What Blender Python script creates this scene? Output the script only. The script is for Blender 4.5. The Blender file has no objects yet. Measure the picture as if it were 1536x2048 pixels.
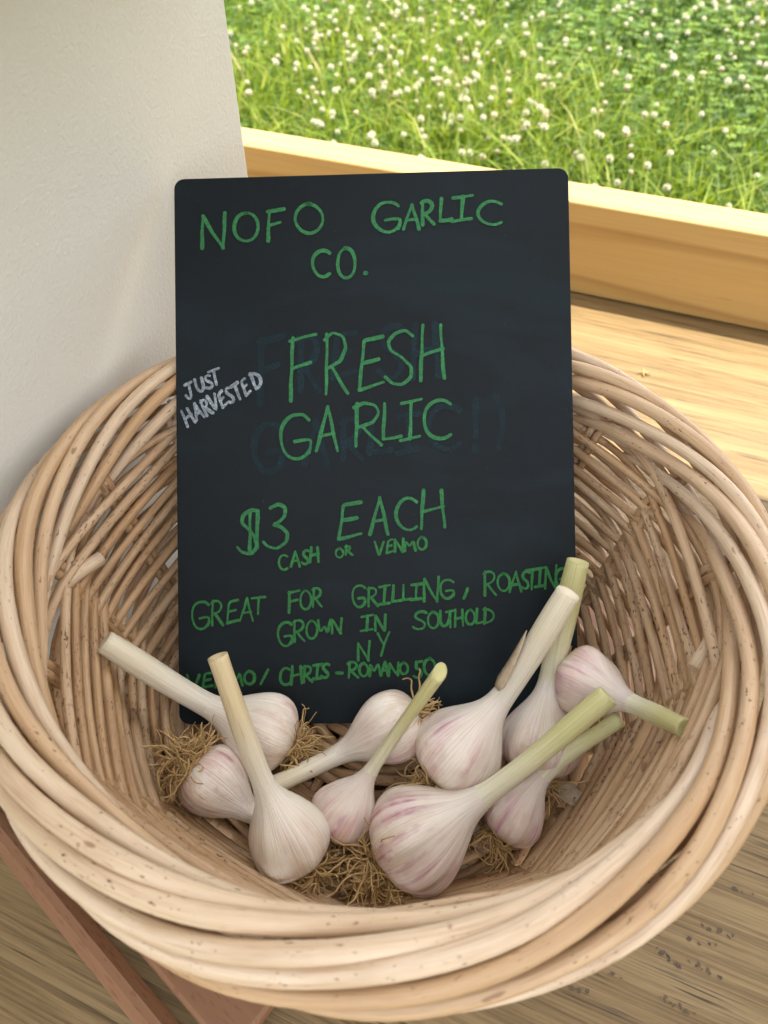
import bpy, math, random
import numpy as np
from mathutils import Vector, Matrix

random.seed(7)
RNG = np.random.default_rng(7)
SC = bpy.context.scene
COL = SC.collection
PI = math.pi

# ------------------------------------------------------------------ camera
F_PX, IMG_W, IMG_H = 1450.0, 1536.0, 2048.0      # focal length in photo pixels
PITCH = math.radians(48)
CAM_H = 0.39
cam_data = bpy.data.cameras.new('camera')
cam_data.sensor_fit = 'VERTICAL'
cam_data.sensor_height = 36.0
cam_data.sensor_width = 27.0
cam_data.lens = F_PX / IMG_H * 36.0
cam_data.clip_start = 0.01
cam_data.clip_end = 500
cam_data.dof.use_dof = True
cam_data.dof.focus_distance = 0.345
cam_data.dof.aperture_fstop = 11.5
cam = bpy.data.objects.new('camera', cam_data)
COL.objects.link(cam)
cam.location = (0, 0, CAM_H)
cam.rotation_euler = (math.radians(90) - PITCH, 0, 0)
SC.camera = cam

# ------------------------------------------------------------------ sky, sun, exposure
SUN_EL = math.radians(72)
SUN_H = Vector((0.898, 0.4385, 0)).normalized()
w = bpy.data.worlds.new('World')
SC.world = w
w.use_nodes = True
wn = w.node_tree
wn.nodes.clear()
w_out = wn.nodes.new('ShaderNodeOutputWorld')
w_bg = wn.nodes.new('ShaderNodeBackground')
w_sky = wn.nodes.new('ShaderNodeTexSky')
w_sky.sky_type = 'NISHITA'
w_sky.sun_disc = False
w_sky.sun_elevation = SUN_EL
w_sky.sun_rotation = math.atan2(SUN_H.x, SUN_H.y)
w_sky.air_density = 1.0
w_sky.dust_density = 1.2
w_sky.ozone_density = 0.6
w_hsv = wn.nodes.new('ShaderNodeHueSaturation')
w_hsv.inputs['Saturation'].default_value = 0.14
w_bg.inputs['Strength'].default_value = 0.15
wn.links.new(w_sky.outputs[0], w_hsv.inputs['Color'])
wn.links.new(w_hsv.outputs[0], w_bg.inputs['Color'])
wn.links.new(w_bg.outputs[0], w_out.inputs['Surface'])
sun_d = bpy.data.lights.new('sun', 'SUN')
sun_d.energy = 2.25
sun_d.angle = math.radians(0.55)
sun_d.color = (1.0, 0.90, 0.70)
sun = bpy.data.objects.new('sun', sun_d)
COL.objects.link(sun)
sun.rotation_euler = (SUN_H * math.cos(SUN_EL) + Vector((0, 0, math.sin(SUN_EL)))).to_track_quat('Z', 'Y').to_euler()
SC.view_settings.view_transform = 'Standard'
SC.view_settings.look = 'None'
SC.view_settings.gamma = 1.0
SC.view_settings.use_curve_mapping = False
SC.view_settings.exposure = 2.12
SC.cycles.use_denoising = True
SC.cycles.max_bounces = 8
SC.cycles.diffuse_bounces = 5
SC.cycles.glossy_bounces = 3
SC.cycles.transmission_bounces = 4
SC.cycles.sample_clamp_indirect = 8

# ------------------------------------------------------------------ helpers
SP, CP = math.sin(PITCH), math.cos(PITCH)

def ray(px, py):
    X = (px - IMG_W / 2) / F_PX
    Y = (py - IMG_H / 2) / F_PX
    return np.array([X, CP - SP * Y, -(SP + CP * Y)])

def at(px, py, z):
    """Point at height z that stands where the photograph shows (px, py)."""
    d = ray(px, py)
    t = (z - CAM_H) / d[2]
    return np.array([0, 0, CAM_H]) + d * t

def tag(o, label=None, cat=None, group=None, kind=None):
    if label: o['label'] = label
    if cat: o['category'] = cat
    if group: o['group'] = group
    if kind: o['kind'] = kind
    return o

def empty(name, loc, rz=0.0):
    o = bpy.data.objects.new(name, None)
    o.empty_display_size = 0.02
    o.location = loc
    o.rotation_euler = (0, 0, rz)
    COL.objects.link(o)
    return o

class MB:
    """Collects geometry with two attributes: tc (texture vector) and tint."""
    def __init__(self):
        self.v, self.f, self.tc, self.ti, self.n = [], [], [], [], 0
    def add(self, v, f, tc=None, tint=0.0):
        v = np.asarray(v, float).reshape(-1, 3)
        k = self.n
        self.v.append(v)
        self.f += [tuple(int(i) + k for i in q) for q in f]
        self.tc.append(v.copy() if tc is None else np.asarray(tc, float).reshape(-1, 3))
        self.ti.append(np.full(len(v), tint) if np.isscalar(tint) else np.asarray(tint, float))
        self.n += len(v)
    def tube(self, pts, rad, seg=8, tint=0.0, seed=None, cap=True, flat=1.0):
        P = np.asarray(pts, float)
        m = len(P)
        R = np.full(m, rad) if np.isscalar(rad) else np.asarray(rad, float)
        T = np.gradient(P, axis=0)
        T /= np.linalg.norm(T, axis=1)[:, None] + 1e-12
        u = np.cross(T[0], [0, 0, 1.0])
        if np.linalg.norm(u) < 1e-3: u = np.cross(T[0], [1.0, 0, 0])
        u /= np.linalg.norm(u)
        U = np.zeros_like(P)
        for i in range(m):
            u = u - T[i] * np.dot(u, T[i])
            u /= np.linalg.norm(u) + 1e-12
            U[i] = u
        W = np.cross(T, U)
        a = np.linspace(0, 2 * PI, seg, endpoint=False)
        ca, sa = np.cos(a), np.sin(a) * flat
        V = P[:, None, :] + R[:, None, None] * (ca[None, :, None] * U[:, None, :] + sa[None, :, None] * W[:, None, :])
        L = np.concatenate([[0], np.cumsum(np.linalg.norm(np.diff(P, axis=0), axis=1))])
        if seed is None: seed = random.random() * 50
        tc = np.zeros((m, seg, 3))
        tc[:, :, 0] = L[:, None] + seed
        tc[:, :, 1] = R[:, None] * ca[None, :] + seed * 1.7
        tc[:, :, 2] = R[:, None] * sa[None, :]
        F = []
        for i in range(m - 1):
            for j in range(seg):
                k = (j + 1) % seg
                F.append((i * seg + j, i * seg + k, (i + 1) * seg + k, (i + 1) * seg + j))
        if cap:
            F.append(tuple(range(seg - 1, -1, -1)))
            F.append(tuple((m - 1) * seg + j for j in range(seg)))
        self.add(V.reshape(-1, 3), F, tc.reshape(-1, 3), tint)
    def build(self, name, mat, parent=None, smooth=True, origin=None):
        V = np.concatenate(self.v)
        if origin is not None: V = V - np.asarray(origin)[None, :]
        me = bpy.data.meshes.new(name)
        me.from_pydata(V.tolist(), [], self.f)
        a = me.attributes.new('tc', 'FLOAT_VECTOR', 'POINT')
        a.data.foreach_set('vector', np.concatenate(self.tc).astype(np.float32).ravel())
        b = me.attributes.new('tint', 'FLOAT', 'POINT')
        b.data.foreach_set('value', np.concatenate(self.ti).astype(np.float32))
        if smooth:
            me.polygons.foreach_set('use_smooth', [len(q) <= 4 for q in self.f])
        me.materials.append(mat)
        o = bpy.data.objects.new(name, me)
        COL.objects.link(o)
        if parent is not None: o.parent = parent
        return o

def bevel(o, width, seg=2):
    m = o.modifiers.new('bevel', 'BEVEL')
    m.width = width
    m.segments = seg
    m.limit_method = 'ANGLE'
    return o

def box(mb, x0, x1, y0, y1, z0, z1):
    v = [(x, y, z) for z in (z0, z1) for y in (y0, y1) for x in (x0, x1)]
    f = [(0, 2, 3, 1), (4, 5, 7, 6), (0, 1, 5, 4), (2, 6, 7, 3), (0, 4, 6, 2), (1, 3, 7, 5)]
    mb.add(v, f)

# ------------------------------------------------------------------ materials
class Mat:
    def __init__(self, name, rough=0.6, spec=0.4):
        self.m = bpy.data.materials.new(name)
        self.m.use_nodes = True
        self.t = self.m.node_tree
        self.b = self.t.nodes['Principled BSDF']
        self.b.inputs['Roughness'].default_value = rough
        self.b.inputs['Specular IOR Level'].default_value = spec
    def node(self, kind, **kw):
        n = self.t.nodes.new('ShaderNode' + kind)
        for k, v in kw.items(): setattr(n, k, v)
        return n
    def link(self, a, b): self.t.links.new(a, b)
    def coord(self, kind='Object'):
        if kind in ('tc', 'tint'):
            n = self.node('Attribute', attribute_name=kind)
            return n.outputs['Vector'] if kind == 'tc' else n.outputs['Fac']
        return self.node('TexCoord').outputs[kind]
    def mapped(self, vec, scale, loc=(0, 0, 0), rot=(0, 0, 0)):
        n = self.node('Mapping')
        n.inputs['Scale'].default_value = scale
        n.inputs['Location'].default_value = loc
        n.inputs['Rotation'].default_value = rot
        self.link(vec, n.inputs['Vector'])
        return n.outputs[0]
    def noise(self, vec, scale=5, detail=4, rough=0.55, dist=0.0):
        n = self.node('TexNoise')
        n.inputs['Scale'].default_value = scale
        n.inputs['Detail'].default_value = detail
        n.inputs['Roughness'].default_value = rough
        n.inputs['Distortion'].default_value = dist
        self.link(vec, n.inputs['Vector'])
        return n.outputs['Fac']
    def ramp(self, fac, stops):
        n = self.node('ValToRGB')
        e = n.color_ramp.elements
        while len(e) < len(stops): e.new(0.5)
        for el, (p, c) in zip(e, stops):
            el.position = p
            el.color = (c[0], c[1], c[2], 1) if not np.isscalar(c) else (c, c, c, 1)
        self.link(fac, n.inputs['Fac'])
        return n.outputs['Color']
    def mix(self, fac, a, b, mode='MIX'):
        n = self.node('Mix', data_type='RGBA', blend_type=mode)
        for sock, val in ((n.inputs[0], fac), (n.inputs[6], a), (n.inputs[7], b)):
            if hasattr(val, 'is_linked'): self.link(val, sock)
            elif np.isscalar(val): sock.default_value = val
            else: sock.default_value = (val[0], val[1], val[2], 1)
        return n.outputs[2]
    def math(self, op, a, b=0.0, clamp=False):
        n = self.node('Math', operation=op, use_clamp=clamp)
        for sock, val in ((n.inputs[0], a), (n.inputs[1], b)):
            if hasattr(val, 'is_linked'): self.link(val, sock)
            else: sock.default_value = val
        return n.outputs[0]
    def color(self, c):
        if hasattr(c, 'is_linked'): self.link(c, self.b.inputs['Base Color'])
        else: self.b.inputs['Base Color'].default_value = (*c, 1)
    def bump(self, h, strength=0.4, dist=0.001):
        n = self.node('Bump')
        n.inputs['Strength'].default_value = strength
        n.inputs['Distance'].default_value = dist
        self.link(h, n.inputs['Height'])
        self.link(n.outputs[0], self.b.inputs['Normal'])

def m_wicker(name, light, mid, dark, speck=0.62):
    m = Mat(name, 0.46, 0.42)
    tc, ti = m.coord('tc'), m.coord('tint')
    g1 = m.noise(m.mapped(tc, (14, 260, 260)), 1.0, 5, 0.65)
    g2 = m.noise(m.mapped(tc, (34, 900, 900), (3, 5, 1)), 1.0, 3, 0.6)
    base = m.ramp(g1, [(0.32, mid), (0.60, light)])
    tone = m.ramp(ti, [(0.0, (0.82, 0.70, 0.56)), (0.3, (0.95, 0.88, 0.79)), (0.6, (1, 1, 1)), (1.0, (1.10, 1.12, 1.16))])
    c = m.mix(1.0, base, tone, 'MULTIPLY')
    c = m.mix(m.ramp(g2, [(0.30, 0.55), (0.46, 0.0)]), c, dark)
    big = m.noise(m.mapped(tc, (17, 40, 40)), 1.0, 4, 0.6)
    c = m.mix(m.ramp(big, [(0.50, 0.0), (0.74, 0.55)]), c, dark)
    sp = m.noise(m.mapped(tc, (420, 900, 900)), 1.0, 2, 0.5)
    spm = m.noise(m.mapped(tc, (40, 60, 60)), 1.0, 2, 0.5)
    s = m.math('MULTIPLY', m.ramp(sp, [(speck, 0.0), (speck + 0.06, 0.9)]), m.ramp(spm, [(0.44, 0.0), (0.6, 1.0)]))
    c = m.mix(s, c, (0.12, 0.055, 0.022))
    kn = m.noise(m.mapped(tc, (75, 260, 260)), 1.0, 2, 0.5)
    c = m.mix(m.ramp(kn, [(0.72, 0.0), (0.76, 0.7)]), c, (0.20, 0.10, 0.045))
    m.color(c)
    h = m.math('ADD', g1, m.math('MULTIPLY', m.noise(m.mapped(tc, (60, 1000, 1000)), 1.0, 3, 0.6), 0.6))
    m.bump(m.math('SUBTRACT', h, m.math('MULTIPLY', s, 0.5)), 0.65, 0.0007)
    return m.m

def m_pine():
    m = Mat('pale_pine', 0.5, 0.35)
    v = m.coord('Object')
    warp = m.noise(m.mapped(v, (2.2, 9, 9)), 1.0, 2, 0.5)
    wv = m.node('TexWave', wave_type='RINGS', rings_direction='X', wave_profile='SAW')
    wv.inputs['Scale'].default_value = 16
    wv.inputs['Distortion'].default_value = 3.2
    wv.inputs['Detail'].default_value = 2
    wv.inputs['Detail Scale'].default_value = 1.2
    m.link(m.mapped(v, (0.10, 1, 1), (0.02, 0.05, 0.30)), wv.inputs['Vector'])
    c = m.ramp(wv.outputs['Fac'], [(0.0, (0.52, 0.345, 0.125)), (0.7, (0.48, 0.31, 0.105)), (0.9, (0.29, 0.15, 0.040)), (1.0, (0.50, 0.33, 0.12))])
    fine = m.noise(m.mapped(v, (8, 500, 500)), 1.0, 4, 0.65)
    c = m.mix(0.35, c, m.ramp(fine, [(0.3, (0.42, 0.25, 0.085)), (0.65, (0.56, 0.38, 0.155))]))
    c = m.mix(m.ramp(warp, [(0.5, 0.0), (0.75, 0.35)]), c, (0.55, 0.32, 0.11))
    fl = m.noise(m.mapped(v, (18, 300, 300), (3, 1, 2)), 1.0, 1, 0.4)
    c = m.mix(m.ramp(fl, [(0.74, 0.0), (0.77, 0.6)]), c, (0.22, 0.10, 0.03))
    m.color(c)
    m.bump(fine, 0.25, 0.0005)
    return m.m

def m_table():
    m = Mat('oak_tabletop', 0.5, 0.35)
    v = m.coord('Object')
    wide = m.noise(m.mapped(v, (4.0, 40, 40)), 1.0, 5, 0.65, 1.2)
    c = m.ramp(wide, [(0.3, (0.195, 0.128, 0.056)), (0.5, (0.245, 0.168, 0.078)), (0.7, (0.29, 0.205, 0.100))])
    mid = m.noise(m.mapped(v, (9, 480, 480)), 1.0, 6, 0.75, 0.5)
    c = m.mix(m.ramp(mid, [(0.38, 0.70), (0.54, 0.0)]), c, (0.085, 0.050, 0.021))
    c = m.mix(m.ramp(mid, [(0.56, 0.0), (0.74, 0.6)]), c, (0.36, 0.26, 0.14))
    wv = m.node('TexWave', wave_type='BANDS', bands_direction='Y', wave_profile='SIN')
    wv.inputs['Scale'].default_value = 5
    wv.inputs['Distortion'].default_value = 14
    wv.inputs['Detail'].default_value = 4
    wv.inputs['Detail Scale'].default_value = 0.9
    m.link(m.mapped(v, (0.22, 1, 1)), wv.inputs['Vector'])
    c = m.mix(m.ramp(wv.outputs['Fac'], [(0.78, 0.0), (0.97, 0.35)]), c, (0.36, 0.26, 0.13))
    ln = m.noise(m.mapped(v, (11, 420, 420)), 1.0, 3, 0.6, 0.4)
    lm = m.noise(m.mapped(v, (16, 45, 45), (4, 2, 0)), 1.0, 2, 0.5)
    crack = m.math('MULTIPLY', m.ramp(ln, [(0.34, 1.0), (0.42, 0.0)]), m.ramp(lm, [(0.38, 0.05), (0.58, 0.9)]))
    c = m.mix(crack, c, (0.045, 0.028, 0.014))
    m.color(c)
    m.bump(m.math('SUBTRACT', mid, m.math('MULTIPLY', crack, 0.7)), 0.5, 0.0008)
    return m.m

def m_beech():
    m = Mat('reddish_beech', 0.5, 0.35)
    v = m.coord('Object')
    n = m.noise(m.mapped(v, (5, 60, 60)), 1.0, 4, 0.6)
    c = m.ramp(n, [(0.3, (0.205, 0.100, 0.052)), (0.7, (0.290, 0.152, 0.082))])
    fl = m.noise(m.mapped(v, (140, 900, 900)), 1.0, 1, 0.4)
    c = m.mix(m.ramp(fl, [(0.62, 0.0), (0.68, 0.6)]), c, (0.17, 0.065, 0.04))
    m.color(c)
    m.bump(n, 0.2, 0.0005)
    return m.m

def m_cabinet():
    m = Mat('pebbled_white_paint', 0.42, 0.5)
    v = m.coord('Object')
    big = m.noise(m.mapped(v, (6, 6, 6)), 1.0, 2, 0.5)
    m.color(m.ramp(big, [(0.3, (0.595, 0.585, 0.535)), (0.7, (0.63, 0.62, 0.57))]))
    fl = m.noise(m.mapped(v, (70, 70, 110)), 1.0, 1, 0.3)
    base = m.b.inputs['Base Color'].links[0].from_socket
    m.color(m.mix(m.ramp(fl, [(0.835, 0.0), (0.85, 0.8)]), base, (0.10, 0.08, 0.06)))
    n1 = m.noise(v, 520, 2, 0.5)
    n2 = m.noise(v, 1100, 2, 0.5)
    m.bump(m.math('ADD', n1, m.math('MULTIPLY', n2, 0.4)), 0.45, 0.0008)
    return m.m

def m_board():
    m = Mat('black_chalkboard', 0.62, 0.22)
    v = m.coord('tc')
    n = m.noise(m.mapped(v, (9, 9, 9)), 1.0, 5, 0.65)
    c = m.ramp(n, [(0.3, (0.0038, 0.0072, 0.0100)), (0.58, (0.0052, 0.0102, 0.0145)), (0.8, (0.0065, 0.016, 0.022))])
    wipe = m.noise(m.mapped(v, (7, 22, 7), (2, 4, 0), (0, 0, 0.25)), 1.0, 3, 0.5, 0.6)
    c = m.mix(m.ramp(wipe, [(0.52, 0.0), (0.75, 0.7)]), c, (0.0085, 0.023, 0.031))
    d = m.noise(v, 900, 1, 0.4)
    c = m.mix(m.ramp(d, [(0.79, 0.0), (0.83, 0.5)]), c, (0.10, 0.11, 0.11))
    m.color(c)
    m.bump(m.noise(v, 1500, 3, 0.6), 0.35, 0.0003)
    return m.m

def m_ink(name, col, edge, patch=0.5):
    m = Mat(name, 0.7, 0.2)
    v = m.coord('Object')
    n = m.noise(v, 700, 4, 0.7)
    k = m.noise(v, 120, 2, 0.5)
    c = m.mix(m.ramp(n, [(0.42, 0.0), (0.62, 1.0)]), edge, col)
    c = m.mix(m.ramp(k, [(0.4, patch), (0.62, 0.0)]), c, edge)
    m.color(c)
    return m.m

def m_garlic(name, tone, purple, amount, stain):
    m = Mat(name, 0.24, 0.55)
    tc, ti = m.coord('tc'), m.coord('tint')      # tc = (cos, sin, v) scaled; tint = height along bulb
    s1 = m.noise(m.mapped(tc, (4.5, 4.5, 0.5)), 1.0, 6, 0.68, 0.5)
    s2 = m.noise(m.mapped(tc, (24, 24, 0.7), (3, 1, 0)), 1.0, 3, 0.6)
    patch = m.noise(m.mapped(tc, (1.5, 1.5, 1.6), (5, 2, 9)), 1.0, 4, 0.65)
    base = m.ramp(s2, [(0.28, (tone[0] * .86, tone[1] * .80, tone[2] * .77)), (0.5, tone), (0.75, (min(1, tone[0] * 1.07), tone[1] * 1.08, tone[2] * 1.10))])
    band = m.ramp(ti, [(0.0, 0.45), (0.15, 1.0), (0.45, 0.85), (0.62, 0.22), (0.8, 0.0)])
    p = m.math('MULTIPLY', m.ramp(s1, [(0.47, 0.0), (0.64, 1.0)]), m.ramp(patch, [(0.45, 0.06), (0.60, 1.0)]))
    p = m.math('MULTIPLY', p, band)
    p = m.math('MULTIPLY', p, amount * 0.75, clamp=True)
    c = m.mix(p, base, purple)
    wash = m.math('MULTIPLY', m.math('MULTIPLY', m.ramp(patch, [(0.40, 0.0), (0.68, 0.6)]), band), min(1.0, 0.72 * amount))
    c = m.mix(wash, c, (0.68, 0.40, 0.44))
    st = m.noise(m.mapped(tc, (2.6, 2.6, 2.2), (8, 3, 1)), 1.0, 4, 0.7)
    low = m.ramp(ti, [(0.0, 1.0), (0.35, 0.35), (0.6, 0.12), (0.8, 0.0)])
    c = m.mix(m.math('MULTIPLY', m.math('MULTIPLY', m.ramp(st, [(0.42, 0.0), (0.66, 0.9)]), low), stain), c, (0.58, 0.39, 0.19))
    m.color(c)
    m.b.inputs['Subsurface Weight'].default_value = 0.15
    m.b.inputs['Subsurface Radius'].default_value = (0.006, 0.004, 0.003)
    m.b.inputs['Subsurface Scale'].default_value = 1.0
    m.bump(m.math('ADD', s2, m.math('MULTIPLY', m.noise(m.mapped(tc, (60, 60, 1.2)), 1.0, 2, 0.5), 0.4)), 0.65, 0.0008)
    return m.m

def m_stem(name, lo, hi):
    m = Mat(name, 0.42, 0.4)
    tc, ti = m.coord('tc'), m.coord('tint')
    g = m.noise(m.mapped(tc, (10, 10, 0.5)), 1.0, 4, 0.65)
    c = m.ramp(ti, [(0.05, lo), (0.65, hi), (1.0, hi)])
    c = m.mix(0.5, c, m.mix(1.0, c, m.ramp(g, [(0.3, (0.62, 0.60, 0.52)), (0.6, (1.08, 1.08, 1.05))]), 'MULTIPLY'))
    st = m.noise(m.mapped(tc, (3, 3, 1.5), (2, 7, 4)), 1.0, 3, 0.6)
    c = m.mix(m.ramp(st, [(0.62, 0.0), (0.78, 0.45)]), c, (0.42, 0.26, 0.10))
    m.color(c)
    m.b.inputs['Subsurface Weight'].default_value = 0.1
    m.b.inputs['Subsurface Radius'].default_value = (0.004, 0.004, 0.002)
    m.bump(m.noise(m.mapped(tc, (26, 26, 0.5)), 1.0, 2, 0.5), 0.5, 0.0006)
    return m.m

def m_plain(name, c0, c1, scale, rough=0.65, spec=0.3):
    m = Mat(name, rough, spec)
    n = m.noise(m.coord('tc'), scale, 3, 0.6)
    m.color(m.ramp(n, [(0.3, c0), (0.7, c1)]))
    return m.m

def m_leaf(name, stops, trans=0.35):
    m = Mat(name, 0.5, 0.3)
    ti = m.coord('tint')
    c = m.ramp(ti, stops)
    m.color(c)
    tr = m.node('BsdfTranslucent')
    m.link(c, tr.inputs['Color'])
    mx = m.node('MixShader')
    mx.inputs[0].default_value = trans
    out = m.t.nodes['Material Output']
    m.link(m.b.outputs[0], mx.inputs[1])
    m.link(tr.outputs[0], mx.inputs[2])
    m.link(mx.outputs[0], out.inputs['Surface'])
    return m.m

M_RIM = m_wicker('peeled_willow', (0.62, 0.485, 0.345), (0.515, 0.37, 0.235), (0.38, 0.23, 0.125), 0.65)
M_WALL = m_wicker('brown_willow', (0.54, 0.38, 0.232), (0.43, 0.28, 0.158), (0.29, 0.152, 0.072), 0.59)
M_PINE, M_TABLE, M_BEECH, M_CAB, M_BOARD = m_pine(), m_table(), m_beech(), m_cabinet(), m_board()
M_GREEN = m_ink('green_chalk_ink', (0.047, 0.245, 0.088), (0.028, 0.135, 0.052), 0.55)
M_DGREEN = m_ink('dark_green_chalk_ink', (0.042, 0.235, 0.062), (0.027, 0.14, 0.043), 0.45)
M_WHITE = m_ink('pale_chalk_ink', (0.40, 0.45, 0.50), (0.14, 0.17, 0.20), 0.6)
M_GHOST = m_ink('rubbed_out_chalk', (0.0105, 0.033, 0.042), (0.007, 0.016, 0.022), 0.9)
M_FADED = m_ink('faded_blue_print', (0.05, 0.048, 0.06), (0.13, 0.095, 0.06), 1.0)
M_ROOT = m_plain('dry_roots', (0.40, 0.25, 0.10), (0.60, 0.42, 0.20), 160)
M_SKIN = m_plain('papery_skin', (0.42, 0.31, 0.20), (0.58, 0.48, 0.36), 220)

# ------------------------------------------------------------------ the ground and the clover lawn
N_DIR = np.array([0.374, 0.927, 0.0])         # across the stand, away from the viewer
D_DIR = np.array([0.927, -0.374, 0.0])        # along the stand's back rail
STAND_RZ = math.atan2(D_DIR[1], D_DIR[0])

def nd(n, d, z=0.0):
    return N_DIR * n + D_DIR * d + np.array([0, 0, z])

def ground_z(n):
    return np.where(n > 0.8, -0.16 + 0.06 * np.clip(n - 0.8, 0, 4), -0.16)

g = MB()
ns = [-60, -10, -2, 0, 0.4, 0.8, 1.2, 1.6, 2, 2.5, 3, 4, 4.8, 8, 60]
ds = [-60, -8, -3, -1, 0, 1, 3, 8, 60]
V = [nd(a, b, float(ground_z(np.array(a)))) for a in ns for b in ds]
Fq = [(i * len(ds) + j, i * len(ds) + j + 1, (i + 1) * len(ds) + j + 1, (i + 1) * len(ds) + j) for i in range(len(ns) - 1) for j in range(len(ds) - 1)]
g.add(V, [q[::-1] for q in Fq])
gm = Mat('turf_soil', 0.9, 0.1)
gm.color(gm.ramp(gm.noise(gm.coord('Object'), 9, 6, 0.7), [(0.3, (0.022, 0.042, 0.010)), (0.55, (0.04, 0.085, 0.016)), (0.8, (0.085, 0.10, 0.03))]))
tag(g.build('ground', gm.m), kind='structure')

def scatter(k, n0, n1, d0, d1):
    n = n0 + (n1 - n0) * RNG.random(k) ** 1.15
    d = d0 + (d1 - d0) * RNG.random(k)
    return n, d

def clump(n, d, f, ph):
    return 0.5 + 0.25 * (np.sin(f * n + ph + 1.7 * np.sin(f * .6 * d)) + np.sin(f * 1.3 * d + 2 * ph + 1.3 * np.sin(f * .8 * n)))

# grass blades: strips of three faces
K = 64000
n, d = scatter(K, 0.735, 2.75, -1.5, 1.6)
keep = RNG.random(K) < np.clip(1.25 - 0.45 * n + 0.3 * clump(n, d, 7, 1), 0.25, 1)
n, d = n[keep], d[keep]
K = len(n)
z0 = ground_z(n)
az = RNG.random(K) * 2 * PI
ln = (0.035 + 0.06 * RNG.random(K) ** 1.5) * (0.75 + 0.5 * clump(n, d, 5, 2)) * np.clip(1.3 - 0.33 * n, 0.6, 1.05)
big = RNG.random(K) < 0.07
ln = np.where(big, ln * 1.35 + 0.015, ln)
lean_big = big
wd = np.where(big, 0.0055, 0.0016 + 0.0018 * RNG.random(K))
lean = 0.35 + 1.2 * RNG.random(K) + 0.5 * lean_big
base = n[:, None] * N_DIR + d[:, None] * D_DIR
base[:, 2] = z0
dirv = np.stack([np.cos(az), np.sin(az), np.zeros(K)], 1)
side = np.stack([-np.sin(az), np.cos(az), np.zeros(K)], 1)
Vv = []
for s in (0, 0.4, 0.75, 1.0):
    c = base + dirv * (ln * lean * s * s * 0.75)[:, None] + np.array([0, 0, 1.0]) * (ln * (s - 0.28 * lean * s * s))[:, None]
    hw = wd * (1 - s ** 1.8) * 0.5 + 0.0002
    Vv += [c - side * hw[:, None], c + side * hw[:, None]]
Vv = np.stack(Vv, 1).reshape(-1, 3)
b8 = np.arange(K) * 8
faces = np.concatenate([np.stack([b8 + i, b8 + i + 1, b8 + i + 3, b8 + i + 2], 1) for i in (0, 2, 4)])
tint = np.clip(0.42 * RNG.random(K) + 0.34 * clump(n, d, 4, 3) - 0.06 + np.where(RNG.random(K) < 0.12, 0.36, 0) + 0.30 * np.clip((1.15 - n) * 2 + 0.25 * d, 0, 1) * RNG.random(K), 0, 1)
g = MB()
g.add(Vv, faces.tolist(), None, np.repeat(tint, 8))
M_GRASS = m_leaf('grass_blades', [(0.0, (0.025, 0.065, 0.005)), (0.3, (0.145, 0.225, 0.010)), (0.6, (0.29, 0.37, 0.024)), (0.8, (0.38, 0.39, 0.10)), (1.0, (0.44, 0.35, 0.16))], 0.45)
tag(g.build('grass', M_GRASS, smooth=False), kind='stuff')

# clover leaves: three round leaflets on a stalk
K = 30000
n, d = scatter(K, 0.95, 2.75, -1.5, 1.6)
keep = RNG.random(K) < np.clip(-0.25 + 0.6 * (n - 0.9) + 0.45 * (clump(n, d, 6, 4) - .3) + 0.25 * d, 0.05, 1)
n, d = n[keep], d[keep]
K = len(n)
hh = 0.012 + 0.028 * RNG.random(K)
cen = n[:, None] * N_DIR + d[:, None] * D_DIR
cen[:, 2] = ground_z(n) + hh
az0 = RNG.random(K) * 2 * PI
tl = 0.55 * RNG.random(K) - 0.1
sz = 0.006 + 0.005 * RNG.random(K)
Vl = []
prof = [(0.05, 0), (0.45, 0.42), (0.85, 0.42), (1.0, 0.12), (1.0, -0.12), (0.85, -0.42), (0.45, -0.42)]
for j in range(3):
    a = az0 + j * 2 * PI / 3
    e = np.stack([np.cos(a) * np.cos(tl), np.sin(a) * np.cos(tl), np.sin(tl)], 1)
    s_ = np.stack([-np.sin(a), np.cos(a), 0.25 * np.cos(a)], 1)
    for (p, q) in prof:
        Vl.append(cen + (e * p + s_ * q) * sz[:, None] + np.array([0, 0, 1.0]) * (0.25 * q * q * sz)[:, None])
Vl = np.stack(Vl, 1).reshape(-1, 3)
bb = np.arange(K) * 21
faces = np.concatenate([np.stack([bb + j * 7 + i for i in range(7)], 1) for j in range(3)])
g = MB()
g.add(Vl, faces.tolist(), None, np.repeat(np.clip(RNG.random(K) * .75 + .25 * clump(n, d, 5, 6), 0, 1), 21))
M_CLOVER = m_leaf('clover_leaves', [(0.0, (0.014, 0.050, 0.008)), (0.5, (0.090, 0.180, 0.012)), (1.0, (0.21, 0.32, 0.028))], 0.35)
tag(g.build('clover_leaves', M_CLOVER, smooth=False), kind='stuff')

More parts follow.
